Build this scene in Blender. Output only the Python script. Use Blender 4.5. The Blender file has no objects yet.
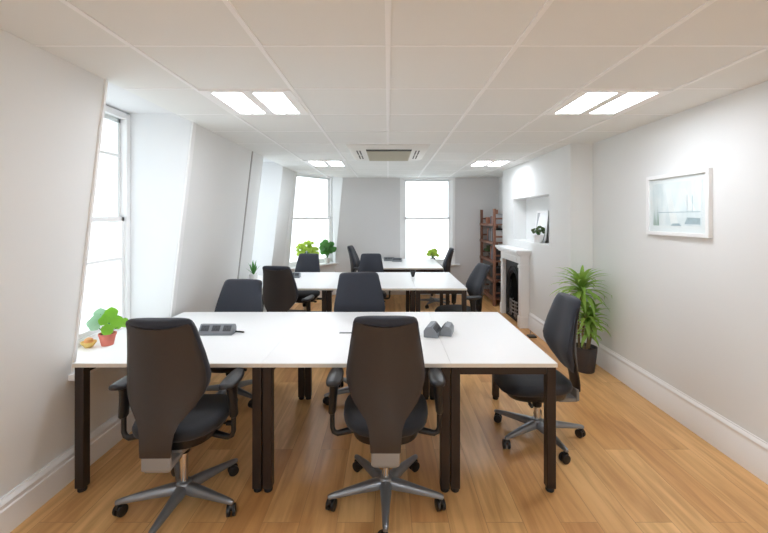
import bpy, math, random
from math import sin, cos, pi, radians as R
from mathutils import Vector, Matrix
random.seed(7)
S = bpy.context.scene
COL = S.collection

# ------------------------------------------------------------------ camera, world, exposure
FPX = 392.0
HC = 1.555
cam = bpy.data.cameras.new('camera'); camo = bpy.data.objects.new('camera', cam); COL.objects.link(camo)
camo.location = (0, 0, HC); camo.rotation_euler = (pi/2, 0, 0)
cam.sensor_width = 36; cam.sensor_fit = 'HORIZONTAL'; cam.lens = FPX/768*36
cam.shift_x = -4/768; cam.shift_y = -49/768; cam.clip_start = .02
S.camera = camo
W = bpy.data.worlds.new('overcast_sky'); S.world = W; W.use_nodes = True
SKY = 1.2
LAMP = 11.5
bg = W.node_tree.nodes['Background']; bg.inputs[0].default_value = (.88, .945, 1, 1); bg.inputs[1].default_value = SKY
S.view_settings.view_transform = 'Standard'; S.view_settings.look = 'None'
S.view_settings.exposure = 1.2; S.view_settings.gamma = 1.0; S.view_settings.use_curve_mapping = False
S.cycles.max_bounces = 10; S.cycles.diffuse_bounces = 7; S.cycles.caustics_reflective = False
S.cycles.sample_clamp_indirect = 6

# ------------------------------------------------------------------ materials
def lin(c):
    return tuple((x/255/12.92) if x/255 <= .04045 else ((x/255+.055)/1.055)**2.4 for x in c) + (1,)
MATS = {}
def mat(name, rgb, rough=.5, metal=0, var=.0, scale=20, bump=0, stretch=None, spec=.5, coat=0, sheen=0, sss=0):
    m = bpy.data.materials.new(name); m.use_nodes = True; nt = m.node_tree; N = nt.nodes; L = nt.links
    b = N['Principled BSDF']; b.inputs['Roughness'].default_value = rough; b.inputs['Metallic'].default_value = metal
    b.inputs['Specular IOR Level'].default_value = spec
    if coat: b.inputs['Coat Weight'].default_value = coat
    if sheen: b.inputs['Sheen Weight'].default_value = sheen
    c = lin(rgb)
    tc = N.new('ShaderNodeTexCoord'); mp = N.new('ShaderNodeMapping'); L.new(tc.outputs['Object'], mp.inputs[0])
    if stretch: mp.inputs['Scale'].default_value = stretch
    nz = N.new('ShaderNodeTexNoise'); nz.inputs['Scale'].default_value = scale; nz.inputs['Detail'].default_value = 4
    L.new(mp.outputs[0], nz.inputs[0])
    mx = N.new('ShaderNodeMix'); mx.data_type = 'RGBA'
    mx.inputs[6].default_value = tuple(max(0, v*(1-var)) for v in c[:3]) + (1,)
    mx.inputs[7].default_value = tuple(min(1, v*(1+var)) for v in c[:3]) + (1,)
    L.new(nz.outputs[0], mx.inputs[0]); L.new(mx.outputs[2], b.inputs['Base Color'])
    if bump:
        bp = N.new('ShaderNodeBump'); bp.inputs['Strength'].default_value = bump; bp.inputs['Distance'].default_value = .002
        L.new(nz.outputs[0], bp.inputs['Height']); L.new(bp.outputs[0], b.inputs['Normal'])
    MATS[name] = m
    return m
def emis(name, rgb, s):
    m = bpy.data.materials.new(name); m.use_nodes = True; nt = m.node_tree; nt.nodes.clear()
    e = nt.nodes.new('ShaderNodeEmission'); e.inputs[0].default_value = lin(rgb); e.inputs[1].default_value = s
    o = nt.nodes.new('ShaderNodeOutputMaterial'); nt.links.new(e.outputs[0], o.inputs[0]); return m

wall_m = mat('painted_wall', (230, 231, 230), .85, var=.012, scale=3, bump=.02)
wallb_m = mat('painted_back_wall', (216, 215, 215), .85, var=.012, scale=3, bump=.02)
gloss_m = mat('white_gloss_paint', (240, 240, 240), .35, var=.01, scale=6)
reveal_m = mat('white_reveal_paint', (228, 229, 230), .7, var=.01, scale=4)
tile_m = mat('ceiling_tile', (232, 233, 230), .9, var=.02, scale=220, bump=.05)
grid_m = mat('ceiling_grid_metal', (244, 244, 243), .5, var=.01)
desk_m = mat('white_desk_laminate', (243, 243, 243), .38, var=.008, scale=8)
edge_m = mat('desk_edge_band', (222, 214, 202), .5, var=.03, scale=40)
leg_m = mat('dark_bronze_metal', (50, 40, 35), .42, .35, var=.06, scale=30)
foot_m = mat('black_rubber', (18, 18, 18), .6, var=.1)
shell_m = mat('brown_black_plastic', (54, 47, 44), .42, var=.05, scale=60, bump=.05)
fab_m = mat('charcoal_fabric', (46, 49, 58), .9, var=.18, scale=260, bump=.25, sheen=.15)
seat_m = mat('black_seat_fabric', (28, 29, 35), .8, var=.18, scale=260, bump=.25, sheen=.1)
grey_m = mat('grey_plastic', (142, 138, 134), .5, var=.04)
black_m = mat('black_plastic', (26, 25, 26), .38, var=.06)
pad_m = mat('arm_pad_rubber', (42, 43, 47), .32, var=.05)
base_m = mat('steel_grey_base', (138, 141, 146), .34, .75, var=.05, scale=30)
chrome_m = mat('chrome', (225, 222, 218), .16, 1, var=.01)
silver_m = mat('silver_plastic', (132, 136, 142), .4, .3, var=.04)
dgrey_m = mat('dark_grey_socket', (72, 75, 80), .45, var=.06)
wood_m = mat('red_brown_wood', (126, 84, 64), .55, var=.28, scale=9, stretch=(8, 8, 1))
iron_m = mat('cast_iron', (44, 44, 48), .5, .4, var=.12, scale=60, bump=.2)
soot_m = mat('sooty_fireback', (22, 21, 22), .8, var=.3, scale=20)
bar_m = mat('polished_grate_bar', (190, 190, 192), .3, .8, var=.03)
potd_m = mat('charcoal_pot', (58, 54, 56), .55, var=.06, scale=30)
potw_m = mat('white_ceramic', (238, 238, 236), .3, var=.01)
terra_m = mat('pink_terracotta', (222, 128, 112), .7, var=.1, scale=30)
yel_m = mat('yellow_ceramic', (238, 205, 120), .5, var=.15, scale=25)
soil_m = mat('soil', (58, 42, 30), .95, var=.4, scale=80, bump=.5)
trunk_m = mat('cane_bark', (128, 108, 78), .85, var=.3, scale=40, stretch=(1, 1, 4), bump=.4)
ac_m = mat('air_conditioner_plastic', (228, 226, 220), .5, var=.01)
acg_m = mat('beige_intake_grille', (188, 184, 166), .6, var=.05, scale=60)
slot_m = mat('dark_slot', (60, 58, 55), .7, var=.05)
shade_m = mat('joint_shadow_grey', (170, 168, 164), .8, var=.03)  # grey standing in for the shadow in a wall panel joint
paper_m = mat('mount_paper', (240, 242, 244), .6, var=.01)
def leafmat(name, rgb, var=.3):
    m = mat(name, rgb, .45, var=var, scale=14)
    b = m.node_tree.nodes['Principled BSDF']
    b.inputs['Transmission Weight'].default_value = 0
    # thin leaves let light through
    nt = m.node_tree; tr = nt.nodes.new('ShaderNodeBsdfTranslucent'); tr.inputs[0].default_value = lin(rgb)
    ms = nt.nodes.new('ShaderNodeMixShader'); ms.inputs[0].default_value = .4
    out = nt.nodes['Material Output']
    nt.links.new(b.outputs[0], ms.inputs[1]); nt.links.new(tr.outputs[0], ms.inputs[2]); nt.links.new(ms.outputs[0], out.inputs[0])
    return m
leafb_m = leafmat('bright_round_leaf', (138, 196, 62))
leafg_m = leafmat('grey_green_leaf', (168, 206, 172))
leafy_m = leafmat('lime_leaf', (184, 214, 84))
leafd_m = leafmat('deep_green_leaf', (78, 140, 62))
leafp_m = leafmat('palm_leaf', (150, 186, 88))
leafs_m = leafmat('dull_green_leaf', (84, 104, 66))  # dull green of the niche and bookshelf plants

def floor_material():
    m = bpy.data.materials.new('oak_planks'); m.use_nodes = True; nt = m.node_tree; N = nt.nodes; L = nt.links
    b = N['Principled BSDF']
    tc = N.new('ShaderNodeTexCoord'); mp = N.new('ShaderNodeMapping'); L.new(tc.outputs['Object'], mp.inputs[0])
    mp.inputs['Rotation'].default_value = (0, 0, pi/2); mp.inputs['Location'].default_value = (.3, .07, 0)
    br = N.new('ShaderNodeTexBrick'); L.new(mp.outputs[0], br.inputs[0])
    br.offset = .37; br.offset_frequency = 2
    br.inputs['Scale'].default_value = 1; br.inputs['Brick Width'].default_value = 1.7; br.inputs['Row Height'].default_value = .19
    br.inputs['Mortar Size'].default_value = .0016; br.inputs['Mortar Smooth'].default_value = .3; br.inputs['Bias'].default_value = -.05
    br.inputs['Color1'].default_value = lin((238, 194, 134)); br.inputs['Color2'].default_value = lin((210, 156, 98))
    br.inputs['Mortar'].default_value = lin((188, 142, 94))
    # long grain
    mg = N.new('ShaderNodeMapping'); L.new(tc.outputs['Object'], mg.inputs[0]); mg.inputs['Scale'].default_value = (14, 1.1, 1)
    sc = N.new('ShaderNodeVectorMath'); sc.operation = 'SCALE'; sc.inputs[3].default_value = 9
    ad = N.new('ShaderNodeVectorMath'); ad.operation = 'ADD'
    L.new(br.outputs['Color'], sc.inputs[0]); L.new(mg.outputs[0], ad.inputs[0]); L.new(sc.outputs[0], ad.inputs[1])
    nz = N.new('ShaderNodeTexNoise'); nz.inputs['Scale'].default_value = 1.3; nz.inputs['Detail'].default_value = 7; nz.inputs['Distortion'].default_value = .9
    L.new(ad.outputs[0], nz.inputs[0])
    cr = N.new('ShaderNodeValToRGB'); L.new(nz.outputs[0], cr.inputs[0])
    cr.color_ramp.elements[0].position = .33; cr.color_ramp.elements[0].color = (.70, .62, .54, 1)
    cr.color_ramp.elements[1].position = .62; cr.color_ramp.elements[1].color = (1.0, 1.0, 1.0, 1)
    mx = N.new('ShaderNodeMix'); mx.data_type = 'RGBA'; mx.blend_type = 'MULTIPLY'; mx.inputs[0].default_value = .85
    L.new(br.outputs['Color'], mx.inputs[6]); L.new(cr.outputs[0], mx.inputs[7])
    # large blotches + knots
    n2 = N.new('ShaderNodeTexNoise'); n2.inputs['Scale'].default_value = 1.0; n2.inputs['Detail'].default_value = 3
    m2 = N.new('ShaderNodeMapping'); L.new(tc.outputs['Object'], m2.inputs[0]); m2.inputs['Scale'].default_value = (4, 1.2, 1)
    L.new(m2.outputs[0], n2.inputs[0])
    c2 = N.new('ShaderNodeValToRGB'); L.new(n2.outputs[0], c2.inputs[0])
    c2.color_ramp.elements[0].position = .35; c2.color_ramp.elements[0].color = (.82, .74, .66, 1)
    c2.color_ramp.elements[1].position = .6; c2.color_ramp.elements[1].color = (1, 1, 1, 1)
    mx2 = N.new('ShaderNodeMix'); mx2.data_type = 'RGBA'; mx2.blend_type = 'MULTIPLY'; mx2.inputs[0].default_value = .6
    L.new(mx.outputs[2], mx2.inputs[6]); L.new(c2.outputs[0], mx2.inputs[7])
    vo = N.new('ShaderNodeTexVoronoi'); vo.inputs['Scale'].default_value = 1.0
    m3 = N.new('ShaderNodeMapping'); L.new(tc.outputs['Object'], m3.inputs[0]); m3.inputs['Scale'].default_value = (3.3, 1.6, 1)
    L.new(m3.outputs[0], vo.inputs[0])
    c3 = N.new('ShaderNodeValToRGB'); L.new(vo.outputs['Distance'], c3.inputs[0])
    c3.color_ramp.elements[0].position = .02; c3.color_ramp.elements[0].color = (.45, .36, .28, 1)
    c3.color_ramp.elements[1].position = .085; c3.color_ramp.elements[1].color = (1, 1, 1, 1)
    mx3 = N.new('ShaderNodeMix'); mx3.data_type = 'RGBA'; mx3.blend_type = 'MULTIPLY'; mx3.inputs[0].default_value = .7
    L.new(mx2.outputs[2], mx3.inputs[6]); L.new(c3.outputs[0], mx3.inputs[7])
    L.new(mx3.outputs[2], b.inputs['Base Color'])
    b.inputs['Roughness'].default_value = .36; b.inputs['Specular IOR Level'].default_value = .45
    bp = N.new('ShaderNodeBump'); bp.inputs['Strength'].default_value = .12; bp.inputs['Distance'].default_value = .002
    L.new(nz.outputs[0], bp.inputs['Height']); L.new(bp.outputs[0], b.inputs['Normal'])
    return m
floor_m = floor_material()
def glass_material():
    m = bpy.data.materials.new('window_glass'); m.use_nodes = True; nt = m.node_tree; nt.nodes.clear()
    t = nt.nodes.new('ShaderNodeBsdfTransparent'); t.inputs[0].default_value = (.97, .985, .98, 1)
    g = nt.nodes.new('ShaderNodeBsdfGlossy'); g.inputs['Roughness'].default_value = .02
    x = nt.nodes.new('ShaderNodeMixShader'); o = nt.nodes.new('ShaderNodeOutputMaterial'); x.inputs[0].default_value = .035
    nt.links.new(t.outputs[0], x.inputs[1]); nt.links.new(g.outputs[0], x.inputs[2]); nt.links.new(x.outputs[0], o.inputs[0])
    return m
glass_m = glass_material()
lamp_m = emis('light_tube_diffuser', (240, 246, 255), LAMP)

# ------------------------------------------------------------------ mesh helper
class MB:
    def __init__(s): s.v = []; s.f = []; s.mi = []; s.m = 0
    def poly(s, pts, faces):
        o = len(s.v); s.v += [tuple(p) for p in pts]
        for f in faces: s.f.append([o+i for i in f]); s.mi.append(s.m)
        return s
    def box(s, x0, x1, y0, y1, z0, z1):
        x0, x1 = min(x0, x1), max(x0, x1); y0, y1 = min(y0, y1), max(y0, y1); z0, z1 = min(z0, z1), max(z0, z1)
        return s.poly([(x0,y0,z0),(x1,y0,z0),(x1,y1,z0),(x0,y1,z0),(x0,y0,z1),(x1,y0,z1),(x1,y1,z1),(x0,y1,z1)],
            [(0,3,2,1),(4,5,6,7),(0,1,5,4),(1,2,6,5),(2,3,7,6),(3,0,4,7)])
    def rings(s, rings, cap=True, closed=True):
        n = len(rings[0]); pts = [p for r in rings for p in r]; F = []
        for k in range(len(rings)-1):
            for i in range(n if closed else n-1):
                j = (i+1) % n
                F.append((k*n+i, k*n+j, (k+1)*n+j, (k+1)*n+i))
        if cap:
            F.append(tuple(range(n-1, -1, -1))); F.append(tuple((len(rings)-1)*n+i for i in range(n)))
        return s.poly(pts, F)
    def loft2(s, bot, top): return s.rings([bot, top])
    def tube(s, pts, r, n=12, cap=True):
        pts = [Vector(p) for p in pts]; rs = r if isinstance(r, (list, tuple)) else [r]*len(pts); rr = []
        up = None
        for i, p in enumerate(pts):
            d = (pts[min(i+1, len(pts)-1)] - pts[max(i-1, 0)]).normalized()
            if up is None: up = Vector((0,0,1)) if abs(d.z) < .9 else Vector((1,0,0))
            a = d.cross(up)
            if a.length < 1e-4: a = d.cross(Vector((0,1,0)))
            a.normalize(); b = a.cross(d).normalized(); up = b
            rr.append([tuple(p + a*rs[i]*cos(2*pi*k/n) + b*rs[i]*sin(2*pi*k/n)) for k in range(n)])
        return s.rings(rr, cap)
    def lathe(s, prof, n=24, c=(0,0,0), cap=True):
        return s.rings([[(c[0]+r*cos(2*pi*k/n), c[1]+r*sin(2*pi*k/n), c[2]+z) for k in range(n)] for r, z in prof], cap)
    def tf(s, M, start=0):
        for i in range(start, len(s.v)): s.v[i] = tuple(M @ Vector(s.v[i]))
        return s
    def build(s, name, mats, parent=None, bevel=0, smooth=True, sub=0, loc=None, angle=35):
        me = bpy.data.meshes.new(name); me.from_pydata(s.v, [], s.f); me.validate(); 
        if not isinstance(mats, (list, tuple)): mats = [mats]
        for m in mats: me.materials.append(m)
        if len(me.polygons) == len(s.mi): me.polygons.foreach_set('material_index', s.mi)
        import bmesh
        bm = bmesh.new(); bm.from_mesh(me); bmesh.ops.recalc_face_normals(bm, faces=bm.faces); bm.to_mesh(me); bm.free()
        if smooth:
            me.polygons.foreach_set('use_smooth', [True]*len(me.polygons)); me.set_sharp_from_angle(angle=R(angle))
        o = bpy.data.objects.new(name, me); COL.objects.link(o)
        if parent: o.parent = parent
        if loc: o.location = loc
        if bevel:
            b = o.modifiers.new('bevel', 'BEVEL'); b.width = bevel; b.segments = 2; b.limit_method = 'ANGLE'; b.angle_limit = R(40)
        if sub:
            b = o.modifiers.new('sub', 'SUBSURF'); b.levels = sub; b.render_levels = sub
        return o
def tag(o, label, cat, group=None, kind=None):
    o['label'] = label; o['category'] = cat
    if group: o['group'] = group
    if kind: o['kind'] = kind
    return o
def empty(name, loc=(0,0,0), rz=0, parent=None):
    o = bpy.data.objects.new(name, None); COL.objects.link(o); o.location = loc; o.rotation_euler = (0, 0, rz)
    o.empty_display_size = .1
    if parent: o.parent = parent
    return o
def struct(o): o['kind'] = 'structure'; return o
def copy_tree(o, parent=None):
    c = o.copy(); COL.objects.link(c); c.parent = parent
    for ch in list(o.children): copy_tree(ch, c)
    return c

# ------------------------------------------------------------------ room geometry
CZ = 2.36; TOPX = -1.651; SL = .1143; RW = 2.232; BW = 7.91; Y0 = -3.2; OUT = -2.36
def xl(z): return TOPX - SL*(CZ-z)
A0 = Vector((TOPX, 6.93)); B0 = Vector((-.908, BW)); U = (B0-A0).normalized(); NN = Vector((-U.y, U.x))
def off(z): return .07*(CZ-z)
def Apt(z):
    o = off(z); t = (xl(z)-A0.x-NN.x*o)/U.x; p = A0+NN*o+U*t; return p
def Ppt(z):
    o = off(z); t = -(NN.y*o)/U.y; p = B0+NN*o+U*t; return p
D3 = .30
WP = B0+NN*D3; QP = A0+U*.05+NN*D3

struct(MB().box(-2.4, 2.5, Y0-.1, 8.4, -.1, 0).build('floor', floor_m, smooth=False))
c = MB(); ring = [(TOPX-.005, Y0), (RW+.1, Y0), (RW+.1, BW+.1), (B0.x, BW+.1), (B0.x, BW), (A0.x-.003, A0.y)]
c.loft2([(x, y, CZ) for x, y in ring], [(x, y, CZ+.1) for x, y in ring])
struct(c.build('ceiling', tile_m, smooth=False))
# T-grid
g = MB()
for k in range(-2, 4):
    g.box(k*.6-.012, k*.6+.012, Y0, BW-.001, CZ-.006, CZ+.002)
y = 2.448-.61*9
while y < BW-.1:
    xr = 1.985 if 4.27 < y < 6.8 else RW-.002
    xa = TOPX if y < 6.9 else TOPX+(y-6.9)*.78
    g.box(xa+.004, xr, y-.008, y+.008, CZ-.0025, CZ+.002); y += .61
struct(g.build('trim_1', grid_m, bevel=.001))

# left wall: sloping solid piers between the dormer windows
ops = [(-.60, .40), (2.298, 3.305), (5.20, 6.17)]
w = MB(); ys = [Y0]+[v for o_ in ops for v in o_]
def pier(a, b, z0, z1):
    w.loft2([(xl(z0), a, z0), (OUT, a, z0), (OUT, b, z0), (xl(z0), b, z0)], [(xl(z1), a, z1), (OUT, a, z1), (OUT, b, z1), (xl(z1), b, z1)])
SZ = .62
pier(Y0, ops[0][0], 0, 2.46); pier(ops[0][1], ops[1][0], 0, 2.46); pier(ops[1][1], ops[2][0], 0, 2.46)
for a, b in ops: pier(a, b, 0, SZ)
def r2(z):
    a = Apt(z); j = a+U*.05
    return [(xl(z), ops[2][1], z), (OUT, ops[2][1], z), (OUT, 7.5, z), (QP.x, QP.y, z), (j.x, j.y, z), (a.x, a.y, z)]
w.loft2(r2(0), r2(2.46))
def r3(z):
    a = Apt(z)+U*.05; p = Ppt(z); return [(a.x, a.y, z), (QP.x, QP.y, z), (WP.x, WP.y, z), (p.x, p.y, z)]
w.loft2(r3(0), r3(SZ))
struct(w.build('wall_left', wall_m, smooth=False))
# white heads of the dormers (above the ceiling level)
h = MB()
for a, b in ops: h.box(OUT-.1, TOPX-.006, a-.05, b+.05, 2.43, 2.52)
ring = [(A0.x-.3, A0.y-.1), (A0.x-.004, A0.y), (B0.x-.002, B0.y+.002), (WP.x+.2, WP.y+.2), (QP.x-.2, QP.y+.2)]
h.loft2([(x, y, 2.43) for x, y in ring], [(x, y, 2.52) for x, y in ring])
struct(h.build('trim_2', reveal_m, smooth=False))
# bright painted linings of the reveals
lin_ = MB()
def lining(yy, s):
    for z0, z1 in [(SZ, 2.43)]:
        lin_.loft2([(xl(z0)-.002, yy, z0), (-2.17, yy, z0), (-2.17, yy+s*.006, z0), (xl(z0)-.002, yy+s*.006, z0)],
                   [(xl(z1)-.002, yy, z1), (-2.17, yy, z1), (-2.17, yy+s*.006, z1), (xl(z1)-.002, yy+s*.006, z1)])
for a, b in ops: lining(a, 1); lining(b, -1)
struct(lin_.build('trim_3', reveal_m, smooth=False))
# corner beads down the sloping edges
def bead(y0, y1, z0=SZ, z1=CZ, t=.012, dest=None):
    dest.loft2([(xl(z0)+t, y0, z0), (xl(z0)-.01, y0, z0), (xl(z0)-.01, y1, z0), (xl(z0)+t, y1, z0)],
               [(xl(z1)+t, y0, z1), (xl(z1)-.01, y0, z1), (xl(z1)-.01, y1, z1), (xl(z1)+t, y1, z1)])
bd = MB(); bead(2.28, 2.30, dest=bd); bead(3.303, 3.36, dest=bd)
struct(bd.build('trim_4', gloss_m, bevel=.003))
jd = MB(); bead(4.755, 4.79, .2, CZ, .006, jd)  # panel joint, its shadow gap drawn as a thin grey strip
struct(jd.build('trim_5', shade_m, bevel=.002))

# back wall with window opening
WX0, WX1 = .262, 1.332
def rb(z):
    p = Ppt(z); return [(p.x, BW, z), (WX0, BW, z), (WX0, 8.3, z), (WP.x, 8.3, z), (WP.x, WP.y, z)]
b = MB(); b.loft2(rb(0), rb(2.46))
b.box(WX0, WX1, BW, 8.3, 0, SZ-.02); b.box(WX1, 2.5, BW, 8.3, 0, 2.46); b.box(WX0, WX1, BW, 8.3, CZ, 2.46)
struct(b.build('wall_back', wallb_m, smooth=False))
b = MB(); z0, z1 = SZ, 2.43; p0, p1 = Ppt(z0), Ppt(z1); e = .004
b.poly([(p0.x-e, BW-.001, z0), (WP.x-e, WP.y, z0), (WP.x-e, WP.y, z1), (p1.x-e, BW-.001, z1)], [(0,1,2,3)])
struct(b.build('trim_6', reveal_m, smooth=False))
b = MB(); b.box(-.88, WX0-.05, BW-.008, BW+.01, CZ-.03, CZ); b.box(WX1+.05, RW, BW-.008, BW+.01, CZ-.03, CZ)
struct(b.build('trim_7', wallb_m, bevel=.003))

# right wall, chimney breast with niche and fire opening
struct(MB().box(RW, 2.5, Y0-.1, 8.3, 0, 2.46).build('wall_right', wall_m, smooth=False))
BX = 1.988; BY = [4.268, 4.84, 5.62, 6.215, 6.806]; BZ = [0, .80, 1.21, 1.845, CZ]
b = MB()
for i in range(4):
    for j in range(4):
        if j == 2 and i in (1, 2) or (j == 0 and i == 2):
            b.box(2.19, RW, BY[i], BY[i+1], BZ[j], BZ[j+1])
        else: b.box(BX, RW, BY[i], BY[i+1], BZ[j], BZ[j+1])
struct(b.build('wall_chimney', wall_m, smooth=False))
FILL_OPS = [(-1.35, -.35), (-.05, .95), (1.25, 2.0)]  # openings added in the unseen wall to let in fill daylight
b = MB(); xs_ = [-2.6]+[v for o_ in FILL_OPS for v in o_]+[2.5]
for k in range(0, len(xs_), 2): b.box(xs_[k], xs_[k+1], Y0-.3, Y0, 0, 2.46)
for a_, b_ in FILL_OPS: b.box(a_, b_, Y0-.3, Y0, 0, .5); b.box(a_, b_, Y0-.3, Y0, 2.25, 2.46)
struct(b.build('wall_front', wall_m, smooth=False))

# baseboards
def board(dest, p, q, n, h, t=.022):
    p = Vector(p); q = Vector(q); n = Vector(n)
    prof = [(0, 0), (t, 0), (t, h*.72), (t*.8, h*.75), (t*.8, h*.84), (t*.95, h*.87), (t*.8, h*.92), (t*.35, h*.965), (t*.3, h), (0, h)]
    dest.rings([[(a.x+n.x*d, a.y+n.y*d, z) for d, z in prof] for a in (p, q)])
b = MB(); board(b, (RW, Y0), (RW, 4.268), (-1, 0), .23); board(b, (RW, 6.806), (RW, BW), (-1, 0), .23)
struct(b.build('baseboard_right', gloss_m))
b = MB(); board(b, (BX, 4.246), (BX, 5.49), (-1, 0), .23); board(b, (BX, 6.46), (BX, 6.806), (-1, 0), .23); board(b, (BX-.02, 4.268), (RW, 4.268), (0, -1), .23)
struct(b.build('baseboard_chimney', gloss_m))
b = MB(); a = Apt(.1); board(b, (-1.9, Y0), (-1.9, a.y), (1, 0), .18, .035)
struct(b.build('baseboard_left', gloss_m))
b = MB(); p = Ppt(.05); board(b, (p.x+.02, BW), (RW, BW), (0, -1), .2)
struct(b.build('baseboard_back', gloss_m))
b = MB(); board(b, (a.x+.02, a.y), (p.x, p.y), (-NN.x, -NN.y), .2, .03)
struct(b.build('baseboard_corner', gloss_m))

# windows
def window(n, P0, u, nrm, width, z0, z1, bars, fr=.05, thick_mid=None, vis=None, meet=1.54):
    root = empty('window_%d' % n, (P0[0], P0[1], 0)); struct(root)
    M = Matrix(((u[0], nrm[0], 0), (u[1], nrm[1], 0), (0, 0, 1))).to_4x4()
    f = MB(); f.box(0, fr, 0, .09, z0, z1); f.box(width-fr, width, 0, .09, z0, z1); f.box(fr, width-fr, 0, .09, z1-fr, z1); f.box(fr, width-fr, 0, .09, z0, z0+fr)
    f.tf(M).build('window_frame', gloss_m, root, bevel=.004)
    s = MB()
    for a_, b_, y_ in ((z0+fr, meet+.02, .02), (meet-.02, z1-fr, .05)):
        s.box(fr, fr+.03, y_, y_+.03, a_, b_); s.box(width-fr-.03, width-fr, y_, y_+.03, a_, b_)
        s.box(fr, width-fr, y_, y_+.03, a_, a_+.035); s.box(fr, width-fr, y_, y_+.03, b_-.035, b_)
    for zb in bars: s.box(fr+.03, width-fr-.03, .025, .06, zb-.011, zb+.011)
    s.tf(M).build('window_sash', gloss_m, root, bevel=.003)
    p = MB(); p.box(fr+.02, width-fr-.02, .045, .049, z0+fr, z1-fr)
    p.tf(M).build('window_pane', glass_m, root, smooth=False)
    return root
w1 = window(1, (-2.17, ops[1][0]), (0, 1), (-1, 0), 1.007, SZ+.02, 2.42, [2.06, 1.217])
w2 = window(2, (-2.17, ops[2][0]), (0, 1), (-1, 0), .97, SZ+.02, 2.42, [2.06, 1.217])
w5 = window(5, (-2.17, ops[0][0]), (0, 1), (-1, 0), 1.0, SZ+.02, 2.42, [2.06, 1.217])
w3 = window(3, (QP.x, QP.y), (U.x, U.y), (NN.x, NN.y), (WP-QP).length+.01, SZ+.02, 2.42, [])
w4 = window(4, (WX0+.02, BW+.05), (1, 0), (0, 1), WX1-WX0-.04, SZ, CZ+.02, [])
for k, (a_, b_) in enumerate(FILL_OPS): window(6+k, (b_, Y0-.12), (-1, 0), (0, -1), b_-a_, .5, 2.25, [])  # added windows behind the camera, there for frontal fill light
b = MB()
for x0, x1 in ((WX0-.02, WX0+.04), (WX1-.04, WX1+.02)): b.box(x0, x1, BW-.018, BW+.06, .58, CZ-.001)
b.box(WX0+.04, WX1-.04, BW-.012, BW+.06, CZ-.035, CZ-.001)
o = b.build('window_architrave', gloss_m, bevel=.004); o.parent = w4; o.matrix_parent_inverse = Matrix.Translation((-(WX0+.02), -(BW+.05), 0))
def sill_for(wroot, mb):
    o = mb.build('window_sill', gloss_m, bevel=.006); o.parent = wroot; o.matrix_parent_inverse = Matrix.Translation(-wroot.location); return o
for wr, (a_, b_) in ((w1, ops[1]), (w2, ops[2]), (w5, ops[0])):
    m = MB(); m.box(-2.2, xl(.63)-.0, a_+.001, b_-.001, SZ, SZ+.025); m.box(xl(.63)-.001, xl(.63)+.045, a_-.035, b_+.035, SZ-.012, SZ+.025)
    sill_for(wr, m)
m = MB(); a = Apt(.63); p = Ppt(.63); n_ = -NN
i0 = a+n_*.04-U*.02; i1 = p+n_*.04+U*.12; 
ring = [(QP.x, QP.y), (WP.x, WP.y), (p.x, p.y-.001), (p.x+.07, BW-.002), (p.x+.07, BW-.035), (i1.x-.06, i1.y-.085), (i0.x, i0.y), (a.x+.01, a.y)]
m.loft2([(x, y_, SZ) for x, y_ in ring], [(x, y_, SZ+.025) for x, y_ in ring]); sill_for(w3, m)
m = MB(); m.box(WX0-.09, WX1+.11, BW-.06, BW+.06, .59, SZ+.002); sill_for(w4, m)

# ------------------------------------------------------------------ ceiling lights and cassette
def ceiling_light(x0, y0, label):
    r = empty('ceiling_light', (x0, y0, CZ)); tag(r, label, 'ceiling light', 'recessed twin strip ceiling lights')
    f = MB(); z0, z1 = -.012, .0
    f.box(.01, .59, .01, .05, z0, z1); f.box(.01, .59, .55, .59, z0, z1)
    for a_, b_ in ((.01, .075), (.265, .335), (.525, .59)): f.box(a_, b_, .05, .55, z0, z1)
    f.build('light_frame', grid_m, r, bevel=.002)
    for a_ in (.08, .34):
        d = MB(); d.box(a_, a_+.18, .052, .548, -.008, -.002); d.build('light_tube', lamp_m, r, smooth=False)
        k = MB(); k.box(a_+.086, a_+.094, .052, .548, -.013, -.008); k.build('louvre_spine', grid_m, r)
for x_, y_, lb in ((-1.2, 2.448, 'twin strip ceiling light near the tall left window, front left of the four'),
                   (1.2, 2.448, 'twin strip ceiling light nearest the right wall with the framed picture'),
                   (-1.2, 5.498, 'small looking far ceiling light beyond the air conditioner on the window side'),
                   (1.2, 5.498, 'far ceiling light in front of the chimney breast')):
    ceiling_light(x_, y_, lb)
for x_, y_, lb in ((-1.2, -.602, 'ceiling light behind the camera on the window side'), (1.2, -.602, 'ceiling light behind the camera on the right side'),
                   (.0, -2.432, 'added unseen ceiling light at the rear end of the room')):  # rear light is added out of view for frontal fill
    ceiling_light(x_, y_, lb)

r = empty('air_conditioner', (0, 4.30, CZ)); tag(r, 'white ceiling cassette air conditioner with beige central grille between the lights', 'air conditioner')
m = MB(); hw = .46; L_ = 1.03
def rr(x0, x1, y0, y1, z): return [(x0, y0, z), (x1, y0, z), (x1, y1, z), (x0, y1, z)]
m.rings([rr(-hw, hw, .0, L_, 0), rr(-hw, hw, 0, L_, -.012), rr(-hw+.05, hw-.05, .06, L_-.04, -.035)])
m.build('cassette_panel', ac_m, r, bevel=.003)
m = MB(); m.box(-.25, .27, .14, .225, -.040, -.034); m.build('air_slot', slot_m, r)
m = MB(); m.box(-.25, .27, .24, .98, -.045, -.03)
for k in range(14): m.box(-.24, .26, .26+k*.05, .275+k*.05, -.048, -.044)
m.build('intake_grille', acg_m, r, bevel=.002)
for sx in (-1, 1):
    m = MB()
    for k in range(2):
        for q in range(2): m.box(sx*(.325+k*.035)-.007, sx*(.325+k*.035)+.007, .22+q*.34, .5+q*.34, -.038, -.034)
    m.build('side_louvre', slot_m, r)

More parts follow.
